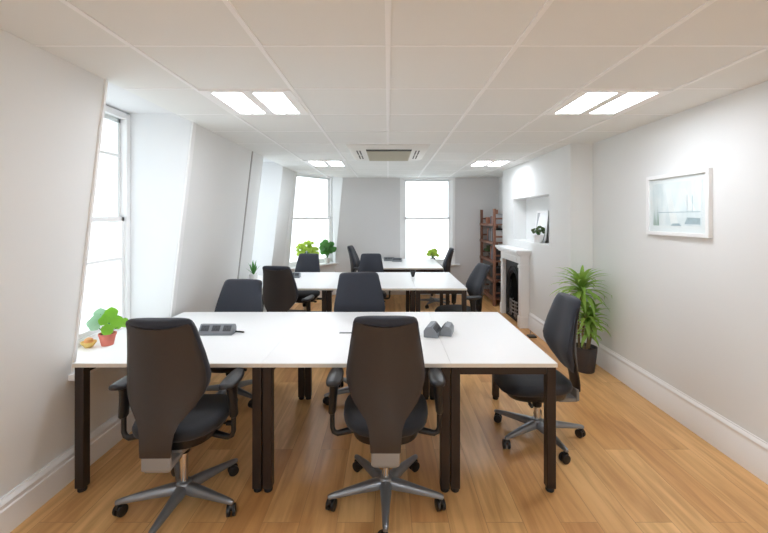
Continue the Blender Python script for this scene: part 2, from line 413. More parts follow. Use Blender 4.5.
# ------------------------------------------------------------------ fireplace
r = empty('fireplace', (BX, 5.94, 0)); tag(r, 'white painted fireplace surround with black cast iron arched insert on the chimney breast', 'fireplace')
yc = 5.94
def P(mb, name, m, bev=.004): 
    mb.tf(Matrix.Translation((-BX, -yc, 0))); return mb.build(name, m, r, bevel=bev)
FX = 1.858
m = MB(); m.box(1.78, BX-.001, 5.43, 6.53, 1.06, 1.10); m.box(1.80, BX-.001, 5.45, 6.51, 1.035, 1.06); m.box(1.82, BX-.001, 5.475, 6.485, 1.015, 1.035)
P(m, 'mantel_shelf', gloss_m, .006)
for a_, b_ in ((5.50, 5.59), (6.37, 6.46)):
    m = MB(); m.box(FX, BX-.001, a_, b_, 0, .90); m.box(FX-.012, BX-.001, a_-.008, b_+.008, 0, .16); m.box(FX-.010, BX-.001, a_-.006, b_+.006, .84, .88)
    m.box(FX-.006, FX, a_+.022, b_-.022, .22, .80)
    P(m, 'jamb', gloss_m)
m = MB(); m.box(FX, BX-.001, 5.50, 6.46, .90, 1.015); m.box(FX-.008, FX, 5.66, 6.30, .925, .99)
P(m, 'frieze', gloss_m)
# iron insert with arched opening
m = MB(); cx, hwid, zb, zs = 5.98, .20, .10, .52
inner = [(cx-hwid, zb), (cx-hwid, zs)] + [(cx-hwid*cos(t*pi/12), zs+hwid*sin(t*pi/12)) for t in range(1, 12)] + [(cx+hwid, zs), (cx+hwid, zb)]
def outer_pt(p):
    yy, zz = p
    if zz <= zb+.001: return (5.59 if yy < cx else 6.37, 0)
    if zz <= zs+.001: return (5.59 if yy < cx else 6.37, zz)
    dx, dz = yy-cx, zz-zs; s = min(.39/abs(dx) if abs(dx) > 1e-6 else 9e9, (.90-zs)/dz); return (cx+dx*s, zs+dz*s)
outer = [outer_pt(p) for p in inner]; n = len(inner)
x0, x1 = 1.915, 1.935
V = [(x0, a_, b_) for a_, b_ in inner]+[(x0, a_, b_) for a_, b_ in outer]+[(x1, a_, b_) for a_, b_ in inner]+[(x1, a_, b_) for a_, b_ in outer]
F = []
for i in range(n-1): F += [(i, i+1, n+i+1, n+i), (2*n+i, 3*n+i, 3*n+i+1, 2*n+i+1), (i, 2*n+i, 2*n+i+1, i+1)]
F += [(0, n, 3*n, 2*n), (n-1, 3*n-1, 4*n-1, 2*n-1)]
m.poly(V, F); m.box(x0, x1, 5.59, 6.37, 0, .02)
# raised arch band
for rad, wd in ((.235, .012), (.30, .01)):
    arc = [(x0-.004, cx-rad*cos(t*pi/16), zs+rad*sin(t*pi/16)) for t in range(17)]
    m.tube([(x0-.004, cx-rad, .12)]+arc+[(x0-.004, cx+rad, .12)], wd, 6)
P(m, 'iron_insert', iron_m, 0)
m = MB(); m.box(2.16, 2.185, 5.63, 6.205, .0, .79); m.box(BX-.04, 2.16, 5.63, 5.66, 0, .79); m.box(BX-.04, 2.16, 6.18, 6.205, 0, .79); m.box(BX-.04, 2.16, 5.66, 6.18, 0, .02)
P(m, 'fireback', soot_m, 0)
m = MB()
for k in range(4): 
    zz = .13+k*.055
    m.tube([(1.955, 5.76, zz), (1.90, 5.80, zz), (1.885, 5.94, zz), (1.90, 6.08, zz), (1.955, 6.12, zz)], .009, 8)
for yy in (5.80, 5.87, 6.01, 6.08): m.tube([(1.893, yy, .06), (1.893, yy, .31)], .006, 6)
P(m, 'fire_grate', bar_m, 0)
m = MB(); m.box(1.60, 1.84, 5.52, 6.43, 0, .006); 
P(m, 'hearth', mat('oak_hearth', (196, 150, 104), .4, var=.15, scale=6, stretch=(1, 10, 1)), 0)

# ------------------------------------------------------------------ desks
def bench_desk(name, x0, x1, y0, y1, label, group, end_beam=False):
    r = empty(name, (x0, y0, 0)); tag(r, label, 'desk', group)
    w_, d_ = x1-x0, y1-y0; g_ = .0002
    m = MB(); T = .736
    m.box(g_, w_-g_, 0.001, d_, T-.022, T); m.build('desktop', desk_m, r, bevel=.0008)
    m = MB(); m.box(g_, w_-g_, -.001, .001, T-.0225, T-.002); m.build('edge_band', edge_m, r)
    zt = T-.0225; lw = .052
    for lx in (.003, w_-.003-lw):
        for ly in (.010, d_-.010-lw):
            m = MB(); m.box(lx, lx+lw, ly, ly+lw, .022, zt-.001); l = m.build('leg', leg_m, r, bevel=.004)
            m = MB(); m.lathe([(.022, 0), (.024, .004), (.024, .014), (.018, .022)], 16, (lx+lw/2, ly+lw/2, 0)); m.build('foot', foot_m, l)
    for lx in (.003, w_-.003-lw):
        m = MB(); m.box(lx+.005, lx+lw-.005, .010+lw, d_-.010-lw, zt-.046, zt-.001); m.build('side_rail', leg_m, r, bevel=.003)
    m = MB(); m.box(.003+lw, w_-.003-lw, d_/2-.03, d_/2+.03, zt-.046, zt-.001); m.build('centre_rail', leg_m, r, bevel=.003)
    if end_beam:
        for yy in (.014, d_-.014-.045):
            m = MB(); m.box(.003+lw, w_-.003-lw, yy, yy+.045, zt-.046, zt-.001); m.build('end_rail', leg_m, r, bevel=.003)
    return r
XJ = [-1.772, -.712, .352, .952]
gd = 'white topped desks with dark metal legs'
d = [bench_desk('desk', XJ[0], XJ[1], 2.20, 3.40, 'white desk at the front left under the tall window', gd),
     bench_desk('desk', XJ[1]+.0006, XJ[2], 2.20, 3.40, 'middle white desk of the front row behind the front centre chair', gd),
     bench_desk('desk', XJ[2]+.0006, XJ[3], 2.20, 3.40, 'narrow white end desk at the right end of the front row', gd, True),
     bench_desk('desk', XJ[0], XJ[1], 4.53, 5.87, 'white desk of the second row on the window side', gd),
     bench_desk('desk', XJ[1]+.0006, .32, 4.53, 5.87, 'middle white desk of the second row', gd),
     bench_desk('desk', .3206, .915, 4.53, 5.87, 'narrow white end desk of the second row nearest the fireplace', gd, True),
     bench_desk('desk', -.30, .90, 6.36, 7.80, 'rearmost white desk standing against the back window', gd, True)]
# diagonal brace and cable tray
m = MB(); m.tube([(.06, .10, .69), (.16, .42, .705)], .012, 6); m.build('brace', leg_m, d[0])
m = MB(); m.box(.06, .16, .35, .55, .62, .665); m.box(.09, .13, .38, .44, .595, .62); m.box(.08, .10, .4, .5, .665, .69); m.build('cable_tray', black_m, d[2], bevel=.004)

# ------------------------------------------------------------------ office chairs
def lens(rows, n=15):
    """rows: z, halfwidth, y of back face, wrap, thickness"""
    out = []
    us = [-1+2*i/(n-1) for i in range(n)]
    for z, w_, yb, wr_, th in rows:
        ring = [(w_*u, yb+wr_*abs(u)**2.0, z) for u in us]
        ring += [(w_*u, yb+wr_*abs(u)**2.0+th*(.25+.75*(1-abs(u)**3)), z+.0) for u in reversed(us)]
        out.append(ring)
    return out
def tube_rect(path, w_, h_):
    """rounded-rect loft along a path of (point, half w, half h) in the plane"""
    pass
def make_chair(arms=True, wide=1.0, hs=1.0):
    r = empty('office_chair')
    sh = [(.412,.070,-.272,0,.02),(.417,.074,-.274,0,.022),(.46,.076,-.276,.002,.022),(.52,.082,-.275,.010,.022),(.56,.098,-.272,.022,.022),(.59,.124,-.268,.036,.022),
          (.63,.158,-.264,.054,.02),(.67,.181,-.261,.070,.018),(.71,.194,-.259,.080,.016),(.745,.198,-.258,.084,.015),(.80,.193,-.260,.080,.015),(.87,.182,-.265,.070,.015),
          (.94,.170,-.272,.058,.015),(1.0,.158,-.280,.046,.015),(1.03,.151,-.285,.040,.014),(1.044,.142,-.287,.036,.012)]
    sh = [(.405+(z-.405)*hs, w_*wide, y_, a_, t_) for z, w_, y_, a_, t_ in sh]
    m = MB(); m.rings(lens(sh))
    zt = sh[-1][0]
    for i, v in enumerate(m.v):
        if v[2] > zt-.16*hs: m.v[i] = (v[0], v[1], v[2]-.020*((v[2]-zt+.16*hs)/(.16*hs))**3*(1-(v[0]/(.15*wide))**2))
    m.build('backrest_shell', shell_m, r, angle=60)
    cu = [(.545,.070,-.250,.020,.02),(.57,.100,-.250,.034,.042),(.60,.125,-.250,.044,.060),(.64,.160,-.246,.058,.080),(.68,.186,-.242,.070,.094),(.72,.200,-.240,.080,.102),(.76,.204,-.240,.084,.102),
          (.81,.198,-.242,.078,.095),(.88,.187,-.248,.068,.085),(.95,.175,-.258,.056,.078),(1.01,.165,-.270,.046,.078),(1.04,.160,-.281,.040,.080),(1.056,.153,-.284,.036,.076),(1.065,.140,-.278,.030,.062),(1.069,.118,-.268,.020,.040)]
    cu = [(.405+(z-.405)*hs, w_*wide, y_, a_, t_) for z, w_, y_, a_, t_ in cu]
    m = MB(); m.rings(lens(cu)); m.build('backrest_cushion', fab_m, r, angle=70)
    # seat cushion
    def se(hx, hy, cy, z, drop=0, n=36):
        out = []
        for k in range(n):
            t = 2*pi*k/n; c_, s_ = cos(t), sin(t)
            x = hx*math.copysign(abs(c_)**.62, c_); y_ = cy+hy*math.copysign(abs(s_)**.7, s_)
            x *= 1+.06*(y_-cy)/hy if hy else 1
            out.append((x, y_, z-drop*max(0, (y_-.1)/.2)**2 + .012*(abs(x)/.25)**2))
        return out
    m = MB(); m.rings([se(.16,.17,.04,.432), se(.215,.225,.04,.436,.01), se(.232,.245,.04,.452,.02), se(.236,.25,.04,.472,.03), se(.226,.238,.035,.494,.035), se(.19,.20,.03,.505,.03), se(.10,.11,.02,.507,.02)])
    m.build('seat', seat_m, r, angle=70)
    m = MB(); m.rings([se(.13,.15,.02,.375), se(.185,.20,.03,.39), se(.205,.22,.035,.437)]); m.build('seat_pan', black_m, r, angle=50)
    # mechanism and back bracket
    m = MB(); m.rings([[(-.055,-.15,.345),(.055,-.15,.345),(.06,-.15,.40),(-.06,-.15,.40)], [(-.08,.0,.34),(.08,0,.34),(.09,0,.40),(-.09,0,.40)], [(-.07,.12,.36),(.07,.12,.36),(.07,.12,.40),(-.07,.12,.40)]])
    m.build('tilt_mechanism', grey_m, r, bevel=.008)
    m = MB(); m.box(-.070, .070, -.272, -.250, .345, .428); m.box(-.06, .06, -.265, -.13, .335, .365); m.build('back_bracket', grey_m, r, bevel=.008)
    m = MB(); m.tube([(.08,.10,.385),(.20,.10,.385)], .007, 8); m.tube([(.19,.10,.385),(.235,.10,.385)], .014, 10); m.build('adjustment_lever', black_m, r)
    m = MB(); m.tube([(-.08,.12,.385),(-.18,.12,.385)], .006, 8); m.tube([(-.18,.12,.385),(-.215,.12,.385)], .012, 10); m.build('adjustment_lever', black_m, r)
    m = MB(); m.lathe([(.021, .09), (.021, .30)], 20); m.build('gas_column', chrome_m, r)
    m = MB(); m.lathe([(.030, .285), (.032, .29), (.036, .345)], 20); m.build('column_collar', black_m, r)
    # base
    base = MB(); base.lathe([(.030,.062),(.040,.068),(.042,.115),(.034,.128),(.024,.130)], 24)
    tips = []
    for k in range(5):
        a_ = 2*pi*k/5; d_ = Vector((cos(a_), sin(a_), 0)); s_ = Vector((-sin(a_), cos(a_), 0)); rr_ = []
        for rad, hw_, zt, zb in ((.025,.030,.122,.072),(.07,.030,.120,.070),(.14,.024,.113,.071),(.22,.019,.104,.070),(.29,.015,.095,.070),(.315,.012,.090,.068),(.322,.007,.086,.070)):
            c_ = d_*rad
            rr_.append([tuple(c_+s_*x*hw_+Vector((0,0,zb+(zt-zb)*v))) for x, v in ((-1,.1),(-1,.55),(-.6,.92),(0,1),(.6,.92),(1,.55),(1,.1),(0,0))])
        base.rings(rr_); tips.append(d_*.308)
    bo = base.build('base', base_m, r, angle=50)
    for k, t_ in enumerate(tips):
        e_ = MB(); 
        e_.tube([(0,0,.045),(0,0,.075)], .009, 10)
        ca = .6+k*1.9
        ax = Vector((cos(ca), sin(ca), 0)); tr = Vector((-sin(ca), cos(ca), 0))*.012
        for sg in (-1, 1):
            p0 = ax*(sg*.006)+tr+Vector((0,0,.029)); p1 = ax*(sg*.024)+tr+Vector((0,0,.029))
            e_.tube([p0, p0+(p1-p0)*.1, p0+(p1-p0)*.85, p1], [.026,.029,.029,.022], 18)
        e_.tube([ax*-.008+tr*.6+Vector((0,0,.05)), ax*.008+tr*.6+Vector((0,0,.05))], .020, 12)
        e_.build('caster', black_m, bo, loc=tuple(t_))
    if arms:
        for sg in (-1, 1):
            m = MB(); ya = -.055
            m.tube([(sg*.10, ya+.05, .405), (sg*.19, ya+.02, .398), (sg*.262, ya, .392), (sg*.280, ya, .402), (sg*.288, ya, .425), (sg*.288, ya, .54)], [.020,.018,.015,.014,.013,.013], 12)
            rr_ = []
            for z_, a_, b_ in ((.50,.015,.022),(.51,.020,.032),(.60,.022,.035),(.65,.025,.042),(.678,.028,.06)):
                rr_.append([(sg*(.288-.012*(z_-.53)/.15)+a_*cos(2*pi*k/14), ya+b_*sin(2*pi*k/14), z_) for k in range(14)])
            m.rings(rr_); po = m.build('armrest_post', black_m, r, angle=50)
            rr_ = []
            for q, (dz, s_) in enumerate(((.674,.80),(.678,.95),(.688,1.0),(.698,.93),(.703,.70))):
                ring = []
                for k in range(28):
                    t = 2*pi*k/28; c_, s2 = cos(t), sin(t)
                    ring.append((sg*.275+.043*s_*math.copysign(abs(c_)**.7, c_), ya+.012+(.125*(1-(1-s_)*.35))*math.copysign(abs(s2)**.8, s2), dz+.012*abs(s2)**3))
                rr_.append(ring)
            m = MB(); m.rings(rr_); m.build('armrest_pad', pad_m, po, angle=60)
    return r
def tune(root, brot, rz):
    for ch in root.children:
        if ch.name.split('.')[0] == 'base': ch.rotation_euler = (0, 0, R(brot)-rz)
proto = make_chair()
proto_wide = make_chair(wide=1.13)
proto_less = make_chair(arms=False)
gc = 'black office swivel chairs around the desks'
used = set()
def chair(pr, x, y, deg, brot, label, tilt=0, drop=0):
    """drop: how far the gas spring lets the upper part down"""
    global used
    o = pr if pr not in used else copy_tree(pr); used.add(pr)
    o.location = (x, y, 0); rz = R(deg); o.rotation_euler = (0, 0, rz)
    for ch in o.children:
        nm = ch.name.split('.')[0]
        M = Matrix.Identity(4)
        if nm.startswith('backrest') and tilt:
            M = Matrix.Translation((0, -.235, .47)) @ Matrix.Rotation(R(tilt), 4, 'X') @ Matrix.Translation((0, .235, -.47))
        if nm not in ('base', 'gas_column'): M = Matrix.Translation((0, 0, -drop)) @ M
        if nm != 'base': ch.matrix_local = M
    tag(o, label, 'office chair', gc); tune(o, brot, rz); return o
chair(proto, -1.108, 2.13, 1, -18, 'black office chair at front left, seen from behind, seat to its right')
chair(proto, -.012, 2.17, 0, -18, 'black office chair at front centre, seen squarely from behind')
chair(proto_less, 1.06, 2.79, 91, -4.5, 'armless black office chair at the right end of the front desks', -1, .07)
chair(proto_wide, -1.365, 3.38, 172, 40, 'black office chair across the front left desk, facing the camera beside the window wall', 0, .085)
chair(proto_wide, -.235, 3.38, 188, 60, 'black office chair across the front desk, behind the front centre chair', 0, .02)
chair(proto, -1.14, 4.42, -12, 20, 'dark chair on the near side of the second row, turned toward the fireplace', 1, .03)
chair(proto, -1.27, 5.98, 176, 30, 'black chair on the far side of the second row in front of the corner window', 0, .085)
chair(proto, -.26, 5.98, 182, 10, 'black chair on the far side of the second row, right of the small side-on chair', 0, .085)
chair(proto, .90, 4.97, 104, 5, 'black chair at the right end of the second row, side on near the fireplace', 11, .10)
chair(proto, -.39, 7.05, -98, 12, 'side-on black chair at the left end of the rearmost desk', 6, .02)
chair(proto, .82, 6.95, 84, 25, 'side-on black chair at the right end of the rearmost desk below the back window', 6, .05)

# ------------------------------------------------------------------ socket boxes, desk items
def socket_box(x, y, rz, label, L=.235, cable=True, z=.7365, sc=1):
    r = empty('power_socket_box', (x, y, z), rz); tag(r, label, 'socket box', 'desk power sockets'); r.scale = (sc, sc, sc)
    prof = [(-.045, 0), (.045, 0), (.045, .040), (.030, .064), (-.004, .070), (-.045, .020)]
    m = MB(); m.rings([[(xx, yy, zz) for yy, zz in prof] for xx in (-L/2, L/2)]); m.build('socket_housing', silver_m, r, bevel=.004)
    nv = Vector((0, -.050, .041)).normalized(); tv = Vector((0, .041, .050)).normalized()
    for k in range(3):
        cx_ = -L/2+.04+k*(L-.08)/2; c_ = Vector((cx_, -.0245, .045))
        m = MB(); ex = Vector((1,0,0))
        def q(a_, b_, h_): return tuple(c_+ex*a_+tv*b_+nv*h_)
        m.rings([[q(-.028,-.021,0), q(.028,-.021,0), q(.028,.021,0), q(-.028,.021,0)], [q(-.026,-.02,.004), q(.026,-.02,.004), q(.026,.02,.004), q(-.026,.02,.004)]])
        m.build('socket_face', dgrey_m, r)
        m = MB()
        for a_, b_ in ((-.009,-.008),(.009,-.008),(0,.008)):
            m.rings([[q(a_-.003,b_-.003,.004), q(a_+.003,b_-.003,.004), q(a_+.003,b_+.003,.004), q(a_-.003,b_+.003,.004)], [q(a_-.003,b_-.003,.0048), q(a_+.003,b_-.003,.0048), q(a_+.003,b_+.003,.0048), q(a_-.003,b_+.003,.0048)]])
        m.build('socket_hole', black_m, r)
    if cable:
        m = MB(); m.tube([(L/2-.01, .02, .012), (L/2+.03, .03, .006), (L/2+.06, .02, .006)], .006, 8); m.build('cable', black_m, r)
    return r
socket_box(-1.20, 2.76, 0, 'grey socket box on the front left desk')
socket_box(.315, 2.74, R(72), 'grey end-on socket unit on the front row, right of the centre chair', .15, False, sc=1.1)
socket_box(.412, 2.765, R(-106), 'grey angled socket unit leaning beside the end-on one on the front row', .14, False)
socket_box(-1.30, 5.35, 0, 'grey socket box on the second row by the corner window side', .20, False)
socket_box(.02, 7.42, R(8), 'dark socket box at the back of the rearmost desk', .20, False)
socket_box(.17, 7.30, R(-12), 'dark socket box nearer the front of the rearmost desk', .18, False)
r = empty('desk_pot', (.345, 5.42, .7365)); tag(r, 'small black tapered pot on the second row desk', 'pot')
m = MB(); m.lathe([(.018, 0), (.03, .04), (.042, .085), (.038, .085), (.026, .04), (.015, .01)], 20); m.build('pot_body', black_m, r)
def grommet(x, y, label):
    m = MB(); m.rings([[(x-.045, y-.012, .7362), (x+.045, y-.012, .7362), (x+.045, y+.012, .7362), (x-.045, y+.012, .7362)], [(x-.043, y-.01, .739), (x+.043, y-.01, .739), (x+.043, y+.01, .739), (x-.043, y+.01, .739)]])
    tag(m.build('cable_port', dgrey_m), label, 'cable port')
grommet(-.30, 2.78, 'thin grey cable port on the desk left of the centre chair back')
# adapter on the floor by the chimney
r = empty('floor_adapter', (1.87, 5.1, 0)); tag(r, 'flat black adapter lying on the floor by the chimney baseboard', 'adapter')
m = MB(); m.box(-.05, .05, -.05, .05, 0, .022); m.build('adapter_body', black_m, r, bevel=.006)
m = MB(); m.tube([(.0, .05, .008), (.02, .12, .006), (.06, .2, .006), (.08, .26, .006)], .005, 6); m.build('cable', black_m, r)

# ------------------------------------------------------------------ plants
def blade(mb, base, az, el, L, w_, droop, fold=.25, n=7):
    base = Vector(base); h = Vector((cos(az), sin(az), 0)); s_ = Vector((-sin(az), cos(az), 0)); p = base.copy(); rows = []
    ang = el
    for i in range(n+1):
        t = i/n; ww = w_*math.sin(pi*min(1, .18+.82*t)) if t > .0 else w_*.5
        if i == n: ww = .0006
        up = Vector((0,0,1))
        rows.append([tuple(p-s_*ww+up*ww*fold), tuple(p), tuple(p+s_*ww+up*ww*fold)])
        ang2 = ang; p = p+(h*cos(ang2)+up*sin(ang2))*(L/n); ang -= droop/n
    mb.rings(rows, cap=False, closed=False)
def disc(mb, c_, nrm, rad, n=14, cup=.18):
    nrm = Vector(nrm).normalized(); a_ = nrm.orthogonal().normalized(); b_ = nrm.cross(a_); c_ = Vector(c_)
    pts = [tuple(c_)]; F = []
    for q, rr_ in enumerate((.55, 1.0)):
        for k in range(n):
            wv = 1+.06*sin(5*2*pi*k/n) if q else 1
            pts.append(tuple(c_+(a_*cos(2*pi*k/n)+b_*sin(2*pi*k/n))*rad*rr_*wv + nrm*rad*cup*rr_**2))
    for k in range(n):
        j = (k+1) % n; F.append((0, 1+k, 1+j)); F.append((1+k, 1+n+k, 1+n+j, 1+j))
    mb.poly(pts, F)
def pot(r, rad_t, rad_b, h_, m_, soil=True, rim=True):
    p = MB(); pr = [(rad_b, 0), (rad_b+.002, .004), (rad_t, h_*.82)]
    if rim: pr += [(rad_t*1.06, h_*.83), (rad_t*1.08, h_), (rad_t*.95, h_), (rad_t*.9, h_*.86)]
    else: pr += [(rad_t*1.01, h_), (rad_t*.93, h_), (rad_t*.9, h_*.88)]
    p.lathe(pr, 28); p.build('pot', m_, r)
    if soil:
        s_ = MB(); s_.lathe([(rad_t*.895, h_*.84), (rad_t*.89, h_*.875), (rad_t*.3, h_*.885)], 24); s_.build('soil', soil_m, r)
def P3(x, y, Y, z=None): return ((x-388)*Y/FPX, Y, HC-(y-217.5)*Y/FPX)

# dracaena in the corner
r = empty('potted_dracaena', (2.0, 3.98, 0)); tag(r, 'tall palm-like dracaena in a charcoal pot beside the right wall', 'potted plant')
pot(r, .112, .085, .25, potd_m, rim=False)
stems = [((-.045, .03, .21), (-.06, .02, .55), (-.035, .0, .86)), ((.0, -.03, .21), (.02, -.03, .35), (.015, -.05, .46)), ((.045, .02, .21), (.07, .0, .40), (.055, -.02, .56)), ((-.03,-.04,.21), (-.05,-.05,.4), (-.02,-.05,.60))]
for k, st in enumerate(stems):
    m = MB(); m.tube(st, [.012, .011, .009], 10); m.build('cane', trunk_m, r)
    top = Vector(st[-1]); m = MB(); rnd = random.Random(k+3)
    nl, LL = ((64, .36), (24, .20), (34, .24), (30, .24))[k]
    for q in range(nl):
        t = q/nl; az = q*2.399+rnd.uniform(-.2, .2); el = 1.35-1.5*t+rnd.uniform(-.15, .15)
        blade(m, top-Vector((0, 0, .09*t)), az, el, LL*rnd.uniform(.75, 1.05)*(.9 if cos(az) > .3 else 1), .021, 1.1+.5*rnd.random())
    for i, v in enumerate(m.v):   # leaves press against the wall, not through it
        if v[0] > .215: m.v[i] = (.215-(v[0]-.215)*.1, v[1], v[2])
    m.build('leaf_crown', leafp_m, r, angle=80)

# round leaf plant by the first window
pc = P3(107.5, 345.5, 2.80)
r = empty('potted_pilea', (pc[0], pc[1], .6455)); tag(r, 'bright green round-leaved plant in a pink terracotta pot on the front window sill', 'potted plant')
pot(r, .052, .036, .085, terra_m)
ms = MB(); ml = MB(); mg = MB(); rnd = random.Random(5)
for k in range(17):
    az = k*2.399+.6; t = k/17; rr_ = .025+.085*math.sqrt(t)*rnd.uniform(.8, 1.1); hh = .215-.10*t+rnd.uniform(-.01, .015)
    if cos(az) < -.3: rr_ *= 1.15
    e_ = Vector((rr_*cos(az), rr_*sin(az)*.7, hh))
    ms.tube([(0, 0, .075), (e_.x*.45, e_.y*.45, hh*.72), tuple(e_)], .0018, 5)
    dst = mg if (cos(az) < -.25) else ml
    disc(dst, e_, (e_.x*4+.55, e_.y*4-.85, .35), rnd.uniform(.030, .044))
ms.build('stem', leafd_m, r); ml.build('leaf_cluster', leafb_m, r, angle=80); mg.build('pale_leaf_cluster', leafg_m, r, angle=80)
pc = P3(87, 347, 2.77)
r = empty('small_bowl', (max(pc[0], -2.10), 2.75, .6455)); tag(r, 'small pale yellow bowl on the front window sill left of the round-leaved plant', 'bowl')
m = MB(); m.lathe([(.02, 0), (.024, .003), (.046, .030), (.048, .040), (.044, .040), (.022, .008)], 24); m.build('bowl_body', yel_m, r)
bl = r.location.copy()
m = MB(); m.lathe([(.004, .020), (.020, .024), (.029, .040), (.024, .058), (.010, .066), (.003, .066)], 16)
tag(m.build('peach', mat('peach_skin', (232, 168, 110), .6, var=.1), loc=bl), 'small orange peach sitting in the yellow bowl on the front window sill', 'fruit')

# aloe on window 2 sill
r = empty('potted_aloe', (-1.715, 5.0, .7365)); tag(r, 'spiky aloe in a white pot at the window end of the second desk row', 'potted plant')
pot(r, .055, .045, .10, potw_m, rim=False)
m = MB()
for k in range(13): blade(m, (0, 0, .088), k*2.399, 1.45-.05*k, .20-.006*k, .014, -.25 if k % 2 else .25, .5)
m.build('leaf_crown', leafd_m, r, angle=80)

# corner window plants
def bushy(name, loc, label, potr, poth, pm, lm, n, spread, hgt, lr, seed, zbase=None, cluster='leaf_cluster'):
    r = empty(name, loc); tag(r, label, 'potted plant'); pot(r, potr, potr*.75, poth, pm)
    ms = MB(); ml = MB(); rnd = random.Random(seed)
    for k in range(n):
        az = rnd.uniform(0, 2*pi); q = math.sqrt(rnd.random()); rr_ = spread*q; hh = poth+hgt*(rnd.uniform(.35, 1.0)*(1-.4*q*q))
        e_ = Vector((rr_*cos(az), rr_*sin(az)*.6, hh))
        ms.tube([(0, 0, poth*.85), (e_.x*.5, e_.y*.5, poth+(hh-poth)*.75), tuple(e_)], .0025, 5)
        disc(ml, e_, (e_.x*3+rnd.uniform(-.5, .5), -.8, .5+rnd.uniform(-.3, .3)), lr*rnd.uniform(.7, 1.2))
    ms.build('stem', leafd_m, r); ml.build(cluster, lm, r, angle=80); return r
bushy('potted_plant', (-1.53, 7.38, .6455), 'lime green leafy plant in a white pot on the corner window sill', .07, .12, potw_m, leafy_m, 60, .20, .36, .040, 11)
bushy('potted_plant', (-1.20, 7.75, .6455), 'dark green plant with large leaves at the right end of the corner window sill', .06, .12, potw_m, leafd_m, 30, .13, .36, .06, 12)
bushy('potted_plant', (.90, 7.885, .6225), 'small round lime plant in a dark pot on the back window sill', .05, .12, potd_m, leafy_m, 44, .10, .18, .032, 13)
bushy('potted_plant', (2.045, 5.33, 1.2105), 'small dark-leaved plant in a white pot in the chimney niche', .065, .11, potw_m, leafs_m, 34, .085, .12, .019, 14)

# ------------------------------------------------------------------ pictures
r = empty('wall_picture', (RW, 3.02, 1.655)); tag(r, 'white framed watercolour of pale boats and reeds hung on the right wall', 'picture')
hy, hz, t = .327, .243, .03
m = MB(); m.box(-t, -.001, -hy, -hy+.03, -hz, hz); m.box(-t, -.001, hy-.03, hy, -hz, hz); m.box(-t, -.001, -hy+.03, hy-.03, hz-.03, hz); m.box(-t, -.001, -hy+.03, hy-.03, -hz, -hz+.03)
m.build('picture_frame', gloss_m, r, bevel=.002)
m = MB(); m.box(-.014, -.002, -hy+.03, hy-.03, -hz+.03, hz-.03); m.build('mount', paper_m, r, smooth=False)
def artmat():
    m = bpy.data.materials.new('watercolour'); m.use_nodes = True; nt = m.node_tree; N = nt.nodes; L = nt.links; b = N['Principled BSDF']
    b.inputs['Roughness'].default_value = .12
    tc = N.new('ShaderNodeTexCoord'); mp = N.new('ShaderNodeMapping'); L.new(tc.outputs['Object'], mp.inputs[0]); mp.inputs['Scale'].default_value = (1, 9, 3)
    nz = N.new('ShaderNodeTexNoise'); nz.inputs['Scale'].default_value = 1.6; nz.inputs['Detail'].default_value = 5; L.new(mp.outputs[0], nz.inputs[0])
    cr = N.new('ShaderNodeValToRGB'); L.new(nz.outputs[0], cr.inputs[0]); e = cr.color_ramp.elements
    e[0].position = .3; e[0].color = lin((222, 231, 236)); e[1].position = .62; e[1].color = lin((244, 247, 250))
    L.new(cr.outputs[0], b.inputs['Base Color']); return m
m = MB(); m.box(-.0165, -.014, -hy+.075, hy-.065, -hz+.08, hz-.07); m.build('artwork', artmat(), r, smooth=False)
ink = mat('blue_grey_ink', (160, 178, 188), .5, var=.3, scale=30); grn = mat('green_wash', (128, 162, 142), .5, var=.4, scale=30); pale = mat('pale_blue_wash', (250, 252, 255), .5, var=.1, scale=20)
m = MB(); rnd = random.Random(3)
for k in range(6):
    y_ = .25-.012*k; m.poly([(-.0172-.0001*k, y_, -.165), (-.0172-.0001*k, y_-.008, -.165), (-.0172-.0001*k, y_-.004+rnd.uniform(-.01, .01), -.165+rnd.uniform(.08, .19))], [(0, 1, 2)])
m.build('painted_reeds', grn, r, smooth=False)
m = MB(); m.box(-.0178, -.0165, -.24, .19, -.062, -.056)
m.box(-.0178, -.0165, -.12, -.115, -.06, .07); m.box(-.0178, -.0165, -.17, -.166, -.06, .06)
m.poly([(-.0178, .05, -.165), (-.0178, -.06, -.165), (-.0178, -.04, -.145), (-.0178, .03, -.147)], [(0, 1, 2, 3)])
m.poly([(-.0178, -.09, -.15), (-.0178, -.24, -.15), (-.0178, -.24, -.105), (-.0178, -.12, -.10)], [(0, 1, 2, 3)])
m.build('painted_boats', ink, r, smooth=False)
m = MB(); m.poly([(-.0176, .11, .12), (-.0176, .05, -.15), (-.0176, -.03, -.15), (-.0176, .06, .13)], [(0, 1, 2, 3)]); m.poly([(-.0176, -.05, .12), (-.0176, -.12, -.05), (-.0176, -.2, -.05), (-.0176, -.1, .12)], [(0, 1, 2, 3)])
m.build('painted_sails', pale, r, smooth=False)
m = MB(); m.box(-.020, -.019, -hy+.03, hy-.03, -hz+.03, hz-.03); m.build('picture_glass', glass_m, r, smooth=False)

